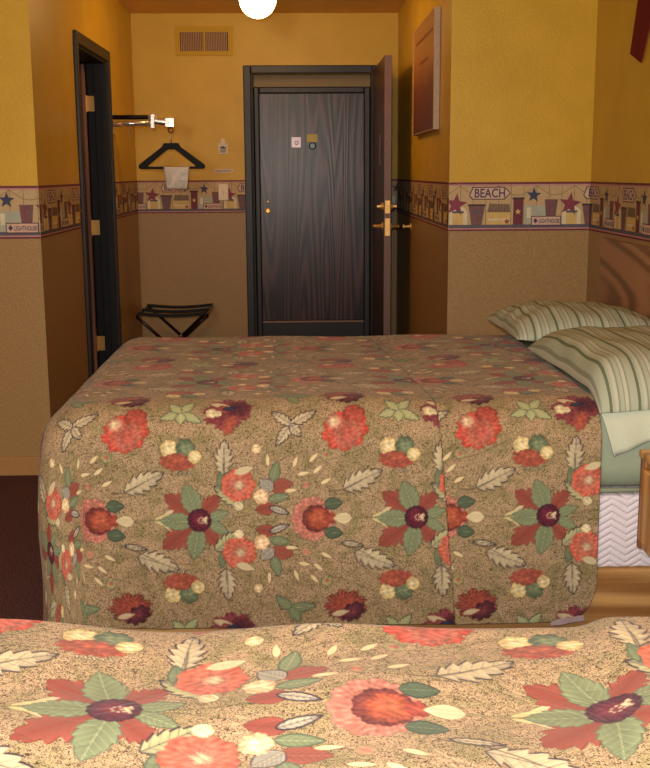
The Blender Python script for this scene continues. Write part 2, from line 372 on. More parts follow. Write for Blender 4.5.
def blob(cx, cy, r, n, amp, rot, ci, co, asp=1, veins=.12, edge=None):
    ph = rng.random(3)*6
    def fn(X, Y):
        x, y = rotp(X, Y, rot); y = y/asp; th = np.arctan2(y, x); rr = np.hypot(x, y)
        R_ = r*(1-amp+amp*np.abs(np.cos(n*th/2+ph[0]))**.6+.35*amp*np.sin(3.1*n*th+ph[1])*.5)
        k = np.clip(rr/np.maximum(R_, 1), 0, 1)[..., None]
        c = ci*(1-k**1.5)+co*k**1.5; c = c*(1-1.4*veins*(.5+.5*np.sin(th*n*3+ph[2]+.15*rr))[..., None]*k)
        c = c*(1+.16*np.sin(X*.21+2*np.sin(Y*.17+ph[0]))*np.sin(Y*.25+ph[1]+1.5*np.sin(X*.13)))[..., None]; c = np.clip(c, 0, 1)
        if edge is not None:
            e = smooth(R_-rr-1.6, 1)[..., None]; c = c*(1-e)+edge*e
        return smooth(rr-R_), c
    paint(cx, cy, r*max(1, asp)*1.15+3, fn)
def leaf(cx, cy, L, W, rot, fill, edge=INK, serr=.25, vein=None, ew=3.2):
    def fn(X, Y):
        x, y = rotp(X, Y, rot); u = x/L+.5; uu = np.clip(u, 0, 1)
        saw = 1+serr*(np.abs(((uu*5.5+.0) % 1))-.5)*(uu < .93)
        h = W/2*np.sin(PI*uu**.8)**.75*saw; d = np.where((u < 0) | (u > 1), 9, np.abs(y)-h)
        e = smooth(-d-ew, .9)[..., None]; sh = (.86+.14*np.clip(np.abs(y)/(W/2), 0, 1))[..., None]
        vn = smooth(np.abs(y)-.7, .7)+.7*smooth(np.abs(((x*1.0-np.abs(y)*.9)/(L/7)) % 1-.5)*L/7-.6, .6)
        vc = edge if vein is None else vein
        c = fill*sh; vn = np.clip(vn*.7, 0, 1)[..., None]; c = c*(1-vn)+vc*vn; c = c*(1-e)+edge*e; e2 = (np.exp(-np.maximum(-d, 0)/(.16*W+.5))*np.where(y < 0, .42, .12))[..., None]*(ew > 2.1); c = c*(1-e2)+edge*e2
        return smooth(d, .8), c
    paint(cx, cy, L*.55+3, fn)
def stem(pts, wd, col):
    P = []
    for i in range(41):
        t = i/40; a, b, c = pts; P.append(((1-t)**2*a[0]+2*t*(1-t)*b[0]+t*t*c[0], (1-t)**2*a[1]+2*t*(1-t)*b[1]+t*t*c[1]))
    P = np.array(P); c0 = P.mean(0); rad = np.abs(P-c0).max()+wd+3
    def fn(X, Y):
        d = np.min(np.hypot(X[..., None]+c0[0]-P[:, 0], Y[..., None]+c0[1]-P[:, 1]), -1); return smooth(d-wd/2), np.broadcast_to(col, X.shape+(3,))
    paint(c0[0], c0[1], rad, fn)
K = 2.85
def q(x): return x*K
for sg in (1, -1):                       # thin stems first
    for (a, b, c) in (((-95, 0), (-60, 4), (-30, 14)), ((-40, 10), (-20, 40), (8, 62)), ((-46, 25), (-40, 60), (-20, 78)), ((20, 20), (10, 50), (-4, 58)), ((-46, 10), (-30, 30), (20, 42)),
                      ((60, 0), (70, 10), (86, 14)), ((100, 20), (118, 30), (128, 52)), ((60, 38), (52, 26), (22, 24)), ((128, 20), (134, 38), (146, 36)), ((20, 60), (38, 64), (60, 76)), ((-30, 60), (-10, 72), (20, 66))):
        stem([(q(a[0]), sg*q(a[1])), (q(b[0]), sg*q(b[1])), (q(c[0]), sg*q(c[1]))], 3 if a[0] in (60, -95) else 2, C(126,128,88))
stem([(q(-98), 0), (q(-60), 0), (q(-20), 0)], 4, C(190,180,130)); stem([(q(38), 0), (q(70), 0), (q(100), 0)], 4, C(150,150,104))
# A: big coral round flower
blob(0, 0, q(21), 11, .12, 0, CORAL, PINK, 1.1); blob(q(4), 0, q(14.5), 9, .12, .3, C(164,84,62), C(96,48,52)); blob(q(7), 0, q(11), 7, .2, 0, C(176,96,70), C(158,76,58))
leaf(q(21), q(15), q(19), q(13), .1, DGREEN, C(50,66,58), .1, GREEN); leaf(q(21), q(-15), q(19), q(13), -.1, DGREEN, C(50,66,58), .1, GREEN)
blob(q(19), 0, q(6), 5, .2, 0, C(170,84,68), C(140,60,52)); leaf(q(30), q(0), q(18), q(12), PI, CREAM, C(200,176,124), 0, C(236,220,180), 1)
# forked slender buds
for sg in (1, -1):
    leaf(q(76), sg*q(9), q(24), q(5), sg*.55, CREAM, C(206,180,120), 0, CREAM, .8); leaf(q(68), sg*q(4), q(20), q(4), sg*.3, C(210,196,140), C(160,150,100), 0, CREAM, .8)
# B: purple-centred flower
for (x, y, L, W, a) in ((84, 16, 36, 22, 2.55), (82, -17, 40, 24, -2.5), (114, 16, 26, 17, .8), (114, -17, 26, 16, -.75)):
    leaf(q(x), q(y), q(L), q(W), a, RED, C(128,44,38), .5, C(140,52,44), 2)
for (x, y, L, W, a) in ((95, 22, 32, 20, 1.9), (80, -1, 32, 18, 3.1), (99, -24, 32, 19, -1.75), (122, 5, 22, 11, .3), (122, -8, 22, 11, -.5)):
    leaf(q(x), q(y), q(L), q(W), a, GREEN, DGREEN, .2, C(170,178,136), 2)
blob(q(103), 0, q(12), 15, .07, 0, C(120,40,62), PURP, 1, .3, C(54,20,40))
for k in range(9):
    a = k*2.4; r_ = 1.4*math.sqrt(k); blob(q(106)+r_*3, q(0)+r_*2.6*math.sin(a), 2.6, 4, 0, 0, CREAM, CREAM)
for k in range(8): blob(q(105)+9*math.cos(k*PI/4), 8*math.sin(k*PI/4), 2.3, 4, 0, 0, CREAM, CREAM)
# cream leaves with dark edges
leaf(q(50), q(39), q(44), q(19), .45, CREAM, INK, .5); leaf(q(62), q(-43), q(44), q(19), -.35, CREAM, INK, .5)
leaf(q(40), q(-27), q(24), q(7), -.15, CREAM, INK, .3)
leaf(q(128), q(63), q(36), q(17), 1.5, CREAM, INK, .5); leaf(q(129), q(-66), q(34), q(17), -1.5, CREAM, INK, .5)
leaf(q(130), q(25), q(32), q(14), 2.45, C(190,188,140), INK, .35); leaf(q(130), q(-21), q(32), q(14), -2.45+PI, C(190,188,140), INK, .35)
leaf(q(125), q(40), q(20), q(9), 1.7, GREEN, DGREEN, .1); leaf(q(125), q(-40), q(20), q(9), -1.7, GREEN, DGREEN, .1)
for (a, b, c) in (((50, 39), (30, 26), (18, 28)), ((62, -43), (44, -30), (24, -26)), ((128, 63), (130, 44), (124, 32)), ((129, -66), (130, -46), (124, -32))):
    stem([(q(a[0]), q(a[1])), (q(b[0]), q(b[1])), (q(c[0]), q(c[1]))], 3, C(90, 84, 72))
# C: cream, green and red flower
for sg in (1, -1):
    y = 64 if sg == 1 else -68; x = 84
    blob(q(x), q(y-sg*4), q(19), 11, .2, 0, RED, C(172,88,70), .55); blob(q(x-9), q(y+sg*8), q(9), 6, .12, 0, CREAM, C(214,192,130))
    blob(q(x+7), q(y+sg*8), q(10), 7, .2, 0, GREEN, DGREEN); blob(q(x+16), q(y), q(7), 6, .12, 0, CREAM, C(214,192,130)); blob(q(x-2), q(y-sg*2), q(12), 9, .25, 0, C(176,96,74), RED, .5)
    for k in range(5): leaf(q(x-6+k*4), q(y-sg*16), 14, 5, -sg*1.4+k*.15, CREAM, INK, 0, CREAM, 1)
# coral small roses
for sg in (1, -1):
    y = 35 if sg == 1 else -33; blob(q(-72), q(y), q(17), 7, .14, .5, CORAL, C(206,104,84)); blob(q(-71), q(y), q(6), 5, .2, 0, CREAM, CORAL); leaf(q(-66), q(y+sg*15), q(20), q(8), .3*sg, CREAM, C(150,140,100), .1, CREAM, 1)
    blob(q(-72), q(sg*14), q(5), 5, .1, 0, CREAM, CREAM)
# tulip buds
for sg in (1, -1):
    leaf(q(-30), sg*q(34), q(24), q(15), .2*sg, RED, C(120,52,48), 0, CORAL, 1.2); leaf(q(-46), sg*q(11), q(20), q(13), .1*sg+PI, RED, C(120,52,48), 0, C(128,56,52), 1.2)
    leaf(q(-36), sg*q(48), q(22), q(11), 1.3*sg, GREEN, DGREEN, .1, C(170,178,136)); leaf(q(-45), sg*q(35), q(17), q(14), 2.4*sg, C(150,148,140), INK, 0, CREAM, 2)
    blob(q(-50), sg*q(23), q(8), 5, .15, 0, C(240,218,176), C(220,180,140)); leaf(q(-32), sg*q(22), q(22), q(10), .15*sg, GREEN, DGREEN, .05, C(170,178,136))
    leaf(q(-32), sg*q(9), q(22), q(8), -.35*sg, C(200,194,170), INK, .1, INK)
    for (x, y, a) in ((-43, 60, 1.6), (-16, 58, 1.2), (2, 62, .8), (-20, 29, .1), (14, 38, .5), (6, 50, .7), (-8, 46, .2)):
        leaf(q(x), sg*q(y), q(13), q(4.2), a*sg, C(236,214,168), C(206,176,124), 0, CREAM, .8)
    blob(q(-6), sg*q(34), q(5), 6, .2, 0, CORAL, C(160,150,110)); blob(q(14), sg*q(64), q(6), 6, .3, 0, C(170,160,116), C(150,146,104)); blob(q(14), sg*q(64), q(2.4), 5, .1, 0, CORAL, CORAL)
blob(q(-54), q(71), q(5), 6, .1, 0, CREAM, C(232,200,150)); blob(q(-54), q(-70), q(5), 6, .1, 0, CREAM, C(232,200,150))
# upper row: coral rose leaf flower, dark edged cream maple leaves, crimson flower
blob(q(33), q(88), q(24), 9, .2, .4, CORAL, C(196,78,64), .82, .12); blob(q(42), q(103), q(12), 7, .2, 0, C(174,86,72), C(150,70,60)); blob(q(22), q(96), q(8), 6, .2, 0, CREAM, CORAL); blob(q(36), q(84), q(15), 8, .25, 1, C(172,88,76), CORAL, .8, .14)
for a, L in ((-2.2, 30), (.5, 34), (2.5, 28), (-.9, 18)): leaf(q(-20+L*.42*math.cos(a)), q(94+L*.42*math.sin(a)), q(L*.9), q(11), a, CREAM, INK, .35)
for a, L in ((-2.8, 26), (.9, 24), (2.3, 22), (-.5, 28), (-1.6, 16)): leaf(q(86+L*.42*math.cos(a)), q(108+L*.42*math.sin(a)), q(L*.85), q(11), a, C(176,180,132), DGREEN, .3, C(205,205,160))
blob(q(-82), q(110), q(25), 9, .25, .3, CRIM, C(136,66,74), .8, .14); blob(q(-72), q(114), q(14), 8, .25, 0, PURP, CRIM, .8, .3); leaf(q(-88), q(118), q(26), q(9), -.3, CREAM, C(120,60,60), .1, CREAM); blob(q(-98), q(108), q(6), 5, .2, 0, CREAM, CREAM); blob(q(-80), q(94), q(11), 6, .3, 1.2, C(160,82,66), RED, .6)
blob(q(127), q(112), q(7), 6, .25, 0, RED, CRIM); blob(q(122), q(107), q(4), 5, .2, 0, CREAM, CREAM); leaf(q(134), q(114), q(16), q(6), .2, C(60,70,100), INK, .1)
# lower row
blob(q(33), q(-90), q(22), 9, .25, 0, C(164,80,66), RED, .75, .3); blob(q(40), q(-97), q(14), 8, .3, .5, CRIM, PURP, .7, .3); leaf(q(28), q(-98), q(20), q(8), .2, CREAM, C(120,60,60), .1, CREAM)
for a, L in ((2.4, 24), (.1, 30), (-1.0, 20)): leaf(q(-22+L*.4*math.cos(a)), q(-92+L*.4*math.sin(a)), q(L*.9), q(11), a, GREEN, DGREEN, .2, C(170,178,136))
IMG = img; 
_l = np.where(img[..., :3] <= .04045, img[..., :3]/12.92, ((img[..., :3]+.055)/1.055)**2.4)
LIMG = np.concatenate([_l, img[..., 3:]], -1).astype(np.float32)

def cloth_mat(name, s=1.0, rough=.85):
    m, n, l, b = mat(name, rough, 0, .15)
    at = n.new('ShaderNodeVertexColor'); at.layer_name = 'print'
    uv = coords(n, l, (1, 1, 1), kind='UV')
    f = noise(n, l, uv, 195*s, 1.5, .5, 1.2)
    d = math_(n, l, 'ABSOLUTE', math_(n, l, 'SUBTRACT', f, .5))
    g0 = ramp(n, l, d, [(.016, lin((74, 54, 42))), (.060, lin((178, 154, 122)))])
    tint = ramp(n, l, noise(n, l, uv, 16, 3, .6, .8), [(.42, (1, 1, 1, 1)), (.66, (.66, .76, .62, 1))])
    mt_ = n.new('ShaderNodeMix'); mt_.data_type = 'RGBA'; mt_.blend_type = 'MULTIPLY'; mt_.inputs[0].default_value = 1; l.new(g0, mt_.inputs[6]); l.new(tint, mt_.inputs[7]); g = mt_.outputs[2]
    mx = n.new('ShaderNodeMix'); mx.data_type = 'RGBA'; l.new(at.outputs['Alpha'], mx.inputs[0]); l.new(g, mx.inputs[6]); l.new(at.outputs['Color'], mx.inputs[7])
    l.new(mx.outputs[2], b.inputs['Base Color'])
    # quilting: wandering stitch lines
    wv = n.new('ShaderNodeTexNoise'); wv.inputs['Scale'].default_value = 6.5; wv.inputs['Detail'].default_value = 1; wv.inputs['Distortion'].default_value = 1.0; l.new(uv, wv.inputs['Vector'])
    s1 = math_(n, l, 'ABSOLUTE', math_(n, l, 'SINE', math_(n, l, 'MULTIPLY', wv.outputs['Fac'], 34)))
    s1 = math_(n, l, 'POWER', s1, .45)
    hh = math_(n, l, 'ADD', s1, math_(n, l, 'MULTIPLY', noise(n, l, uv, 420, 2), .08))
    bump(n, l, hh, b, .32, .003)
    b.inputs['Sheen Weight'].default_value = .1
    return m
CLOTH = cloth_mat('floral_print_quilted_cloth')

def spread(name, x0, x1, y0, y1, ztop, hem, sheetfn, xs_fine, ys_fine, q_fine, ripple, parent=None, R=.12, lump=None):
    """Quilt over a bed: rect = flat part of top; skirt goes round front, foot and back (open at the head end x1)."""
    V, UV, Fs = [], [], []
    nz = lambda x, y: .004*np.sin(5.1*x+1.3)*np.sin(4.3*y+.6)+.003*np.sin(11*x+2*y)+.0015*np.sin(23*y+7*x)
    lump = lump or (lambda x, y: 0*x)
    # skirt stations: list of (cx,cy,nx,ny,is_corner weight)
    st = []
    for x in xs_fine[::-1]: st.append((x, y0, 0, -1, 0))
    for k in range(1, 160): a = k/160*PI/2; st.append((x0, y0, -math.sin(a), -math.cos(a), math.sin(2*a)))
    for y in np.linspace(y0, y1, 110): st.append((x0, y, -1, 0, 0))
    for k in range(1, 14): a = k/14*PI/2; st.append((x0, y1, -math.cos(a), math.sin(a), math.sin(2*a)))
    for x in np.linspace(x0, x1, 120): st.append((x, y1, 0, 1, 0))
    st = np.array(st); na = len(st)
    arc = R*PI/2; tot = arc+(ztop-R-hem); D = np.array(q_fine)*tot; nq = len(D)
    th = np.minimum(D/R, PI/2); e = R*np.sin(th); z = ztop-R*(1-np.cos(th))-np.maximum(D-arc, 0)
    e_ = e[None]+ripple(np.arange(na)[:, None]*0+st[:, 0:1], st[:, 1:2], st[:, 4:5], np.maximum(D-arc*.6, 0)[None])
    D = np.broadcast_to(D[None], (na, nq)).copy()
    fr = (st[:, 3] == -1) & (st[:, 0] > x1-.09); cut = np.where(fr, .13*(1-np.sqrt(np.clip(1-((st[:, 0]-(x1-.09))/.0905)**2, 0, 1))), 0)[:, None]
    D = D-cut*np.clip((D-(tot-.25))/.25, 0, 1)
    z = ztop-R*(1-np.cos(np.minimum(D/R, PI/2)))-np.maximum(D-arc, 0); fall0 = 1
    X = st[:, 0:1]+st[:, 2:3]*e_; Y = st[:, 1:2]+st[:, 3:4]*e_
    fall = np.clip(1-D/arc, 0, 1)
    Zz = z+fall*(nz(X, Y)+lump(X, Y))+0*X
    su = st[:, 0:1]+st[:, 2:3]*D; sv = st[:, 1:2]+st[:, 3:4]*D
    # rotate the fan at the corners: keep sheet coordinates continuous
    P = np.stack([X, Y, Zz], -1).reshape(-1, 3); S = np.stack([su, sv], -1).reshape(-1, 2)
    i, j = np.meshgrid(np.arange(na-1), np.arange(nq-1), indexing='ij'); a = (i*nq+j).ravel()
    Fq = np.stack([a, a+1, a+nq+1, a+nq], -1)
    gx, gy = np.meshgrid(xs_fine, ys_fine, indexing='ij'); nx_, ny_ = gx.shape
    P2 = np.stack([gx, gy, ztop+nz(gx, gy)+lump(gx, gy)], -1).reshape(-1, 3); S2 = np.stack([gx, gy], -1).reshape(-1, 2)
    i, j = np.meshgrid(np.arange(nx_-1), np.arange(ny_-1), indexing='ij'); a = (i*ny_+j).ravel()+len(P)
    Ft = np.stack([a, a+ny_, a+ny_+1, a+1], -1)
    P = np.concatenate([P, P2]); S = np.concatenate([S, S2]); Fa = np.concatenate([Fq, Ft])
    me = bpy.data.meshes.new(name); me.vertices.add(len(P)); me.vertices.foreach_set('co', P.astype(np.float32).ravel())
    me.loops.add(len(Fa)*4); me.loops.foreach_set('vertex_index', Fa.astype(np.int32).ravel())
    me.polygons.add(len(Fa)); me.polygons.foreach_set('loop_start', np.arange(0, len(Fa)*4, 4, dtype=np.int32))
    me.update(calc_edges=True); me.polygons.foreach_set('use_smooth', np.ones(len(Fa), bool))
    uvl = me.uv_layers.new(name='UVMap'); uvl.data.foreach_set('uv', S[Fa.ravel()].astype(np.float32).ravel())
    ca = me.color_attributes.new('print', 'FLOAT_COLOR', 'POINT')
    tu, tv, mark = sheetfn(S[:, 0], S[:, 1]); tu = tu*1000; tv = tv*1000
    iu = np.floor(tu).astype(int); iv = np.floor(tv).astype(int); fu = (tu-iu)[:, None]; fv = (tv-iv)[:, None]
    g = lambda a, b: LIMG[b % PY, a % PX]
    pm = lambda c: np.concatenate([c[:, :3]*c[:, 3:], c[:, 3:]], 1)
    c = (pm(g(iu, iv))*(1-fu)+pm(g(iu+1, iv))*fu)*(1-fv)+(pm(g(iu, iv+1))*(1-fu)+pm(g(iu+1, iv+1))*fu)*fv
    al = c[:, 3:]; rgb = c[:, :3]/np.maximum(al, 1e-4)
    rgb = np.where(mark[:, None] > 0, np.array(lin((70, 48, 34))[:3])[None], rgb); al = np.maximum(al, mark[:, None])
    ca.data.foreach_set('color', np.concatenate([rgb, al], 1).astype(np.float32).ravel())
    me.materials.append(CLOTH); o = bpy.data.objects.new(name, me); COL.objects.link(o)
    me.update(); return o

# ------------------------------------------------------------------ far bed
BY0, BY1, BX0, BX1 = 3.005, 4.355, -.665, 1.372
p = MB().box((BX0+.03, BY0-.012, 0), (BX1, BY1, .226)).build('bed_platform', OAK, bevel=.006)
tag(p, 'oak platform base on the carpet under the farther bed', 'bed base')
def quilt_white():
    m, n, l, b = mat('white_quilted_ticking', .7, 0, .2); v = coords(n, l, (1, 1, 1))
    sp = n.new('ShaderNodeSeparateXYZ'); l.new(v, sp.inputs[0])
    zig = math_(n, l, 'PINGPONG', sp.outputs['X'], .045)
    s = math_(n, l, 'ADD', math_(n, l, 'MULTIPLY', zig, .62), sp.outputs['Z'])
    h = math_(n, l, 'POWER', math_(n, l, 'ABSOLUTE', math_(n, l, 'SINE', math_(n, l, 'MULTIPLY', s, 150))), .5)
    f = noise(n, l, v, 300)
    l.new(ramp(n, l, f, [(.3, lin((222, 212, 222))), (.7, lin((238, 228, 236)))]), b.inputs['Base Color'])
    bump(n, l, h, b, .7, .006); return m
p = MB().box((BX0+.01, BY0-.004, .228), (BX1, BY1, .446)).build('box_spring', quilt_white(), bevel=.012, seg=3)
tag(p, 'white quilted box spring showing at the head end of the farther bed', 'box spring')
mt = empty('mattress', ((BX0+BX1)/2, (BY0+BY1)/2, .448), 'mattress in a sage green sheet on the white box spring', 'mattress')
MB().box((BX0, BY0, .452), (BX1, BY1, .704)).build('mattress_body', SHEET, mt, bevel=.085, seg=8, smooth=True)
MB().tube([(BX0+.03, BY0-.002, .462), (BX1-.03, BY0-.002, .462)], .007).build('sheet_hem', SHEET, mt, smooth=True)

FX = np.concatenate([np.arange(-.605, .846, .0031), [.850]])
FYs = np.concatenate([np.arange(3.085, 3.7, .004), np.arange(3.7, 4.268, .006), [4.27]])
FQ = np.concatenate([np.linspace(0, 1, 235)])
TOPZ, SIDEY = .724, 3.085
VAX = SIDEY-(.12*PI/2+(TOPZ-.12-.405))
def far_sheet(s, v):
    d = SIDEY-v
    seam = .385+np.clip(d, -2, 2)*.085
    right = s > seam
    tu = np.where(right, s-.038+.236, s-.038); tv = v-VAX
    mark = ((np.abs(s-seam) < .0016)).astype(float)*.6
    return tu, tv, mark
def far_ripple(x, y, cw, dd):
    r_ = .012*cw*np.sin(dd*9)+ .03*cw*np.minimum(dd*3, 1)*(1) + dd*.03
    r_ = r_+.004*np.sin(9*x+3*y)*np.minimum(dd*3, 1)
    # gathered folds on the front near the foot corner
    fold = np.exp(-((x+.575+.18*dd)/.035)**2)*(-.020)+np.exp(-((x+.53-.25*dd)/.03)**2)*.007
    front = (y < 3.2)
    r_ = r_+np.where(front, fold*np.minimum(dd*5, 1)*(1-cw), 0)
    r_ = r_+np.where(front & (cw < .01), np.exp(-((x-.40-.1*dd)/.02)**2)*.004, 0)
    return r_
o = spread('bedspread', -.605, .850, 3.085, 4.27, TOPZ, .088, far_sheet, FX, FYs, FQ, far_ripple)
q_ = o.modifiers.new('solid', 'SOLIDIFY'); q_.thickness = .006; q_.offset = 0
tag(o, 'brown floral quilted bedspread draped over the farther bed and down its side', 'bedspread')

# lining tag showing at the hem
lt = MB(); lt.grid([[(x, 2.948+.002*math.sin(x*90)-b*.01, .096-b*.014+(x-.74)*.15) for b in (0, .5, 1)] for x in np.linspace(.72, .815, 12)])
lt.build('lining_edge', simple('pale_lilac_lining', (150, 136, 146), .7), o, solid=.002)

# headboard
hb = MB().box((XH-.026, 2.95, .40), (XH-.0008, 4.975, 1.062)).build('headboard', HEAD, bevel=.004)
tag(hb, 'brown oak panel headboard fixed to the right wall behind the pillows', 'headboard')

# pillows
def stripe_mat():
    m, n, l, b = mat('sage_striped_ticking', .8, 0, .15); uv = coords(n, l, kind='UV')
    sp = n.new('ShaderNodeSeparateXYZ'); l.new(uv, sp.inputs[0])
    fr = math_(n, l, 'FRACT', math_(n, l, 'MULTIPLY', sp.outputs['X'], 6.0))
    base = lin((166, 176, 158)); dk = lin((104, 114, 94)); md = lin((140, 148, 130)); lt_ = lin((182, 188, 172)); tn = lin((150, 152, 134))
    c = ramp(n, l, fr, [(0, base), (.14, dk), (.24, base), (.34, lt_), (.46, md), (.53, base), (.66, tn), (.70, lt_), (.82, md), (.88, base)], 'CONSTANT')
    l.new(c, b.inputs['Base Color']); bump(n, l, noise(n, l, uv, 60, 3), b, .2, .004); return m
STRIPE = stripe_mat()
def pillow(name, cx, cy, wx, wy, h, z0, rot, label, tilt=0, eu=2.6, ev=2.8, droop=0):
    n = 48; V = []; UVs = []; Fs = []
    for side in (1, -1):
        for i in range(n+1):
            for j in range(n+1):
                u, v = -1+2*i/n, -1+2*j/n; u_ = math.copysign(abs(math.sin(u*PI/2)), u); v_ = math.copysign(abs(math.sin(v*PI/2)), v)
                k = max(0, (1-abs(u_)**eu)*(1-abs(v_)**ev))**.5
                px = u_*wx/2*(1-.05*(1-v_*v_)*0-.045*abs(v_)**4*0-.04*(1-abs(v_))*abs(u_)**6); py = v_*wy/2*(1-.05*(1-abs(u_))*abs(v_)**6)
                zz = (h*.78*k if side > 0 else -h*.09*min(1, k*1.8))
                zz += side*.006*math.sin(9*u_+2)*math.sin(7*v_+cx)*k+(.010*math.sin(11*math.atan2(v_, u_)+cy)*(k*(1-k))*1.5 if side > 0 else 0)
                zz -= droop*max(0, (-py-wy/2+.14)/.14)**1.6
                c, s = math.cos(rot), math.sin(rot)
                V.append((px*c-py*s, px*s+py*c, zz+tilt*px)); UVs.append((.5+u_/2*wx/.5, v_*wy))
        b = (0 if side > 0 else (n+1)**2)
        for i in range(n):
            for j in range(n):
                f = (b+i*(n+1)+j, b+(i+1)*(n+1)+j, b+(i+1)*(n+1)+j+1, b+i*(n+1)+j+1); Fs.append(f if side > 0 else f[::-1])
    me = bpy.data.meshes.new(name); me.from_pydata(V, [], Fs); ul = me.uv_layers.new(name='UVMap')
    for lp in me.loops: ul.data[lp.index].uv = UVs[lp.vertex_index]
    import bmesh
    bm = bmesh.new(); bm.from_mesh(me); bmesh.ops.remove_doubles(bm, verts=bm.verts, dist=.0004); bm.to_mesh(me); bm.free()
    me.polygons.foreach_set('use_smooth', [True]*len(me.polygons)); me.materials.append(STRIPE)
    o = bpy.data.objects.new(name, me); COL.objects.link(o); o.location = (cx, cy, z0); return tag(o, label, 'pillow', 'striped pillows on the farther bed')
mz = .704
pillow('pillow', 1.070, 4.10, .60, .58, .135, mz+.056, .02, 'sage striped pillow at the far side of the bed, partly behind the front one', -.06, 3.0, 3.0)
pl2 = pillow('pillow', 1.092, 3.385, .535, .84, .128, mz+.044, .035, 'sage striped pillow nearest the nightstand with an open case end hanging down', 0, 5.0, 4.5, .05)
fl = MB(); G = []
top = [(.848, .688), (.90, .694), (1.0, .70), (1.12, .705), (1.28, .705)]; bot = [(.889, .569), (.93, .588), (1.0, .618), (1.12, .65), (1.28, .668)]
for k in range(33):
    t = k/32*4; i = min(int(t), 3); f = t-i
    tx, tz = [a+(b-a)*f for a, b in zip(top[i], top[i+1])]; bx, bz = [a+(b-a)*f for a, b in zip(bot[i], bot[i+1])]
    G.append([((tx+(bx-tx)*v), 2.992-.020*math.sin(v*PI/2)+.012*(1-min(1, v*3))+.004*math.sin(k*.6)*v, tz+.02*(1-v)+(bz-tz)*v-(.010 if 9 < k < 12 else 0)*0) for v in np.linspace(0, 1, 10)])
fl.grid(G); fl.build('case_end', CASE, pl2, smooth=True, solid=.004)
fl = MB(); fl.tube([G[9][j] for j in range(1, 10)], .0035, 6); fl.build('case_fold', simple('fold_stitching', (140, 138, 118), .8), pl2, smooth=True)

# nightstand
ns = empty('nightstand', (1.16, 2.6, .34), 'oak nightstand fixed to the right wall between the beds', 'nightstand')
NX0, NX1, NY0, NY1, NZ0, NZ1 = .930, XH-.001, 2.30, 2.846, .352, .622
MB().box((NX0, NY0+.02, NZ0), (NX1, NY1-.02, NZ1-.02)).build('cabinet_body', OAKN, ns, bevel=.003)
MB().box((NX0-.006, NY1-.02, NZ0-.004), (NX1, NY1, NZ1-.02)).build('side_panel', OAKEDGE, ns, bevel=.003)
MB().box((NX0-.006, NY0, NZ0-.004), (NX1, NY0+.02, NZ1-.02)).build('side_panel', OAKEDGE, ns, bevel=.003)
MB().box((NX0-.010, NY0-.004, NZ1-.02), (NX1, NY1+.004, NZ1)).build('cabinet_top', OAKN, ns, bevel=.004)
dr = MB().box((NX0-.016, NY0+.04, NZ0+.03), (NX0, NY1-.04, NZ1-.04)).build('drawer', OAKN, ns, bevel=.004)
MB().lathe([(.010, 0), (.009, -.014), (.016, -.02), (.014, -.028)], (NX0-.016, 2.57, .49), 'X').build('knob', BRASS, dr, smooth=True)

# ------------------------------------------------------------------ near bed
NZ = .710
NXs = np.concatenate([np.arange(-.62, -.46, .01), np.arange(-.46, .62, .0016), np.arange(.625, 1.25, .02), [1.25]])
NY_A, NY_B = .16, 1.478
NYs = np.concatenate([np.arange(NY_A, .98, .02), np.arange(.98, NY_B-.002, .0016), [NY_B]])
def near_sheet(s, v): return s-.09, v-1.236, (np.abs(v-1.28+.25*s*0+.0)< -1).astype(float)
def near_lump(x, y):
    st = 1/(1+np.exp(-(x-.405-.10*(y-1.3))/.010)); st2 = 1/(1+np.exp(-(y-1.10)/.05))
    return .022*st*st2+.034/(1+np.exp((x+.36)/.07))+.006/(1+np.exp((x-.0)/.08))+.004*np.sin(17*x+5*y)+.003*np.sin(31*y-9*x)
# the nearest bed's quilt is seen at its far edge, so that edge is meshed finely: build mirrored in Y
def mirror_spread():
    fx = NXs; ys = NY_A+NY_B-NYs[::-1]
    sh = lambda s, v: near_sheet(s, NY_A+NY_B-v)
    def rip(x, y, cw, dd): return .03*cw*np.minimum(dd*3, 1)+dd*.02+.006*np.sin(14*x+2)*np.minimum(dd*4, 1)
    lm = lambda x, y: near_lump(x, NY_A+NY_B-y)
    o = spread('bedspread', -.62, 1.25, NY_A, NY_B, NZ, .006, sh, fx, ys, np.concatenate([np.linspace(0, .22, 90), np.linspace(.22, 1, 50)[1:]]), rip, R=.05, lump=lm)
    me = o.data; co = np.empty(len(me.vertices)*3, np.float32); me.vertices.foreach_get('co', co); co = co.reshape(-1, 3); co[:, 1] = NY_A+NY_B-co[:, 1]
    me.vertices.foreach_set('co', co.ravel()); me.flip_normals(); me.update()
    return o
o = mirror_spread()
tag(o, 'pale lit floral quilted bedspread on the nearest bed in the foreground', 'bedspread')

# ------------------------------------------------------------------ small things
# ceiling globe
gl = empty('ceiling_lamp', (-.2, 6.5, ZC), 'round glowing globe lamp on the ceiling before the entrance', 'lamp')
MB().lathe([(.06, 0), (.062, -.012), (.045, -.02)], (-.2, 6.5, ZC-.0005)).build('lamp_base', simple('lamp_base_paint', (200, 170, 120), .4), gl, smooth=False)
m, n, l, b = mat('glowing_glass', .3); b.inputs['Base Color'].default_value = lin((255, 225, 160)); b.inputs['Emission Color'].default_value = (1, .66, .27, 1); b.inputs['Emission Strength'].default_value = GLOBE
g = MB(); g.lathe([(max(.001, .104*math.sin(PI*k/20)), .104*math.cos(PI*k/20)) for k in range(0, 21)], (-.2, 6.5, 2.322), n=32); g.build('globe', m, gl, smooth=True)

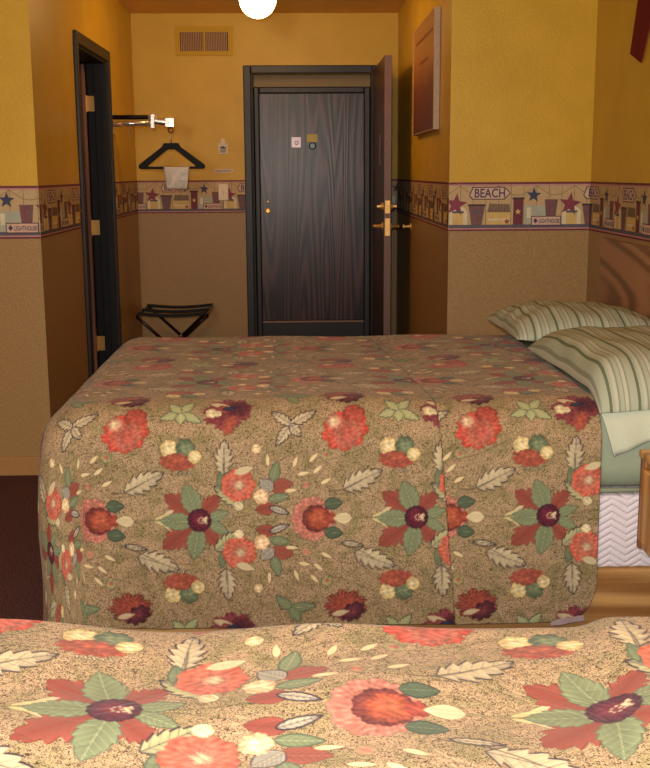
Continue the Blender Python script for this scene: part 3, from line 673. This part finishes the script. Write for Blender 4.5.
# vent
vt = empty('air_vent', (-.62, ZB, 2.16), 'painted double louvre air vent high on the back wall', 'vent')
vx0, vx1, vz0, vz1, vy = -.800, -.444, 2.165, 2.345, ZB-.001
fr = MB().box((vx0-.022, vy-.010, vz1-.022), (vx1+.022, vy, vz1+.018)).box((vx0-.022, vy-.010, vz0), (vx1+.022, vy, vz0+.03)).box((vx0-.022, vy-.010, vz0+.03), (vx0+.010, vy, vz1-.022)).box((vx1-.012, vy-.010, vz0+.03), (vx1+.022, vy, vz1-.022)).box((-.628, vy-.010, vz0+.03), (-.614, vy, vz1-.022))
fr.build('vent_frame', VENTF, vt)
MB().box((vx0, vy-.002, vz0), (vx1, vy-.0005, vz1)).build('duct_shade_sheet', VENTD, vt)  # dark sheet on the wall; its colour stands in for shade inside the duct
for a, b_ in ((vx0+.014, -.630), (-.612, vx1-.017)):
    g = MB(); k = 13
    for i in range(k):
        x = a+(b_-a)*(i+.5)/k; g.add([(x-.0035, vy-.009, vz0+.03), (x+.0015, vy-.009, vz0+.03), (x+.004, vy-.003, vz0+.03), (x-.001, vy-.003, vz0+.03), (x-.0035, vy-.009, vz1-.02), (x+.0015, vy-.009, vz1-.02), (x+.004, vy-.003, vz1-.02), (x-.001, vy-.003, vz1-.02)], [(0,3,2,1),(4,5,6,7),(0,1,5,4),(1,2,6,5),(2,3,7,6),(3,0,4,7)])
    g.build('louvre_panel', VENTP, vt)

# wall items left of the entrance
wy = ZB-.0008
o = empty('sign_plate', (-.508, wy, 1.49), 'small white printed sign on the yellow wall beside the entrance', 'sign')
MB().box((-.542, wy-.006, 1.492), (-.474, wy, 1.566)).build('sign_face', WHITEP, o, bevel=.002)
MB().prism([(-.525, 1.566), (-.491, 1.566), (-.499, 1.600), (-.517, 1.600)], lambda a, b, d: (a, wy-.005+d, b), .005).build('hanging_tab', WHITEP, o)
t = MB(); t.prism([(-.530, 1.536), (-.508, 1.548), (-.486, 1.536), (-.486, 1.530), (-.530, 1.530)], lambda a, b, d: (a, wy-.0072+d, b), .001)
for k in range(4): t.box((-.532+k*.002, wy-.0072, 1.504+k*.006), (-.486, wy-.0062, 1.507+k*.006))
t.build('printed_mark', CREASE, o)
o = empty('name_strip', (-.508, wy, 1.36), 'narrow horizontal white label strip on the wall above the light switch', 'label')
MB().box((-.578, wy-.004, 1.363), (-.440, wy, 1.388)).build('strip_face', WHITEP, o, bevel=.001)
t = MB()
for k in range(14): t.box((-.565+k*.0082, wy-.0052, 1.371), (-.5605+k*.0082+(k % 3)*.001, wy-.0042, 1.380))
t.build('printed_mark', simple('strip_print', (120, 90, 80), .6), o)
o = empty('light_switch', (-.512, wy, 1.22), 'ivory light switch plate on the wallpaper border beside the entrance', 'light switch')
MB().box((-.548, wy-.012, 1.168), (-.478, wy-.004, 1.285)).build('switch_plate', IVORY, o, bevel=.003)
MB().box((-.519, wy-.024, 1.214), (-.507, wy-.012, 1.238)).build('toggle', WHITEP, o, bevel=.002)

# clothes rail bracket, hanger and bag
HY = 7.0
o = empty('clothes_rail', (XL, HY, 1.66), 'chrome and black folding clothes rail sticking out of the left wall', 'clothes rail')
MB().box((XL, HY-.03, 1.60), (XL+.008, HY+.03, 1.735)).build('wall_plate', CHROME, o, bevel=.003)
MB().tube([(XL+.008, HY, 1.702), (XL+.22, HY, 1.702)], .014, 12).build('grip', BLACKPL, o, smooth=True)
MB().tube([(XL+.008, HY, 1.658), (XL+.10, HY, 1.664), (XL+.24, HY, 1.668)], .016, 12).tube([(XL+.22, HY, 1.702), (XL+.275, HY, 1.703)], .013, 12).build('arm', CHROME, o, smooth=True)
MB().box((-.890, HY-.018, 1.632), (-.862, HY+.018, 1.722)).build('end_bracket', CHROME, o, bevel=.004)
MB().tube([(-.866, HY, 1.68), (-.83, HY, 1.676), (-.775, HY, 1.668)], .022, 12).box((-.80, HY-.02, 1.640), (-.742, HY+.02, 1.697)).build('tip', CHROME, o, bevel=.003)
MB().tube([(XL+.10, HY, 1.655), (XL+.10, HY, 1.585)], .0035, 6).build('hook', CHROME, o)
MB().tube([(-.768+.014*math.cos(a), HY, 1.624+.016*math.sin(a)) for a in np.linspace(0, 2*PI, 15)], .005, 8).build('ring', simple('dark_bronze', (96, 62, 44), .3, .8), o, smooth=True)
hg = empty('coat_hanger', (-.768, HY, 1.60), 'black plastic coat hanger hanging from the chrome rail', 'coat hanger')
MB().tube([(-.768, HY, 1.601), (-.767, HY, 1.58), (-.767, HY, 1.545)], .0035, 8).build('hook', CHROME, hg, smooth=True)
cx = -.767; hz = 1.0
outer = [(-.205, 1.392), (-.205, 1.412), (-.185, 1.428), (-.06, 1.520), (-.045, 1.545), (.045, 1.545), (.06, 1.520), (.185, 1.428), (.205, 1.412), (.205, 1.392), (.19, 1.386), (-.19, 1.386)]
inner = [(-.15, 1.404), (-.148, 1.406), (-.143, 1.410), (-.045, 1.490), (-.02, 1.506), (.02, 1.506), (.045, 1.490), (.143, 1.410), (.148, 1.406), (.15, 1.404), (.14, 1.402), (-.14, 1.402)]
h = MB(); nO = len(outer)
for yy in (HY-.010, HY+.010): h.v += [(cx+a, yy, b) for a, b in outer]+[(cx+a, yy, b) for a, b in inner]
for i in range(nO):
    j = (i+1) % nO; a = 2*nO
    for f in ((i, j, nO+j, nO+i), (a+i, a+nO+i, a+nO+j, a+j), (i, a+i, a+j, j), (nO+i, nO+j, a+nO+j, a+nO+i)): h.f.append(f); h.m.append(0)
h.build('hanger_body', BLACKPL, hg, bevel=.004)
m, n, l, b = mat('frosted_plastic', .3, 0, .5); b.inputs['Base Color'].default_value = lin((225, 222, 215)); b.inputs['Alpha'].default_value = .72
v = coords(n, l); bump(n, l, noise(n, l, v, 40, 3), b, .6, .01)
bg = MB(); G = []
for i in range(15):
    u = i/14
    G.append([(-.818+.160*u+-.035*w_*(u-.5)*1.0, HY-.014+.008*math.sin(u*7+w_*4)*w_, 1.400-.135*w_) for w_ in np.linspace(0, 1, 12)])
bg.grid(G); o = bg.build('plastic_bag', m, smooth=True, solid=.0015)
tag(o, 'small frosted plastic bag hanging from the black coat hanger', 'bag')
G2 = [(-.745, HY-.021, 1.30), (-.725, HY-.021, 1.30), (-.722, HY-.021, 1.36), (-.738, HY-.021, 1.355)]
# luggage rack
lr = empty('luggage_rack', (-.82, 7.55, 0), 'black strapped folding luggage rack with metal legs at the foot of the back wall', 'luggage rack')
RBK = simple('bronze_black_tube', (52, 34, 32), .22, .7, .1)
rz = .425; ya, yb = 7.28, 7.86; xa, xb = -1.06, -.60
def leg(xt, xbm, y0, y1, nm):
    r_ = .02; P = [(xbm, y0, .012), (xt+(xbm-xt)*.10, y0, rz*.9), (xt, y0+.0, rz-.004), (xt, y0+.03, rz), (xt, y1-.03, rz), (xt, y1, rz-.004), (xt+(xbm-xt)*.10, y1, rz*.9), (xbm, y1, .012)]
    MB().tube(P, .011, 10).tube([(xbm, y0, .012), (xbm, y1, .012)], .010, 8).build(nm, RBK, lr, smooth=True)
leg(xa, xb-.02, ya, yb, 'leg_frame'); leg(xb, xa+.02, ya+.03, yb-.03, 'leg_frame')
for y in (ya+.05, ya+.27, yb-.05):
    G = [[(xa+(xb-xa)*u, yy, rz+.022-.016*math.sin(PI*u)) for yy in (y-.026, y+.026)] for u in np.linspace(0, 1, 15)]
    MB().grid(G).build('strap', BLACKPL, lr, solid=.016)
for y0_, y1_ in ((ya-.004, ya+.05), (yb-.05, yb+.004)): MB().tube([(-.83, y0_, .215), (-.83, y1_, .215)], .009, 8).build('pivot_bolt', CHROME, lr, smooth=True)

# picture on the right recess wall
pc = empty('wall_picture', (XR, 6.16, 1.56), 'thick framed picture with reddish face on the right wall past the open door', 'picture')
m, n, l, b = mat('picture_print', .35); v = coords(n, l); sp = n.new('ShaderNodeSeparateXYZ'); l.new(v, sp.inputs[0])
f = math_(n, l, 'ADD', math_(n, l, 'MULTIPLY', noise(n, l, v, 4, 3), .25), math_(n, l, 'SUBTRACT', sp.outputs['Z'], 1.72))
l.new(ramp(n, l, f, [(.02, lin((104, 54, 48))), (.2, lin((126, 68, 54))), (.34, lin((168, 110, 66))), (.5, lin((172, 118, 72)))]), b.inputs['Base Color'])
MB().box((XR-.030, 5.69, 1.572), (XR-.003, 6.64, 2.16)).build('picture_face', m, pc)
MB().box((XR-.032, 5.668, 1.57), (XR-.001, 5.69, 2.162)).box((XR-.032, 6.64, 1.57), (XR-.001, 6.655, 2.162)).box((XR-.031, 5.69, 2.156), (XR-.001, 6.64, 2.162)).box((XR-.031, 5.69, 1.57), (XR-.001, 6.64, 1.576)).build('frame', simple('pale_frame', (190, 160, 130), .5), pc, bevel=.002)
t = MB()
for (y0, y1, z) in ((5.74, 6.5, 2.06), (5.95, 6.3, 1.94)): t.box((XR-.0315, y0, z), (XR-.0302, y1, z+.015))
t.build('printed_line', simple('picture_line', (120, 60, 30), .5), pc)

# dark red ribbon on the headboard wall
rb = MB(); xx = XH-.001
rb.prism([(4.710, 1.837), (4.554, 1.786), (4.40, 2.02), (4.24, 2.30), (4.42, 2.30), (4.60, 2.13)], lambda a, b, d: (xx-.008+d+.002*math.sin(a*30), a, b), .006)
o = rb.build('wall_ribbon', REDCL, bevel=.001); tag(o, 'dark red cloth strip with slanted end high on the headboard wall', 'wall hanging')
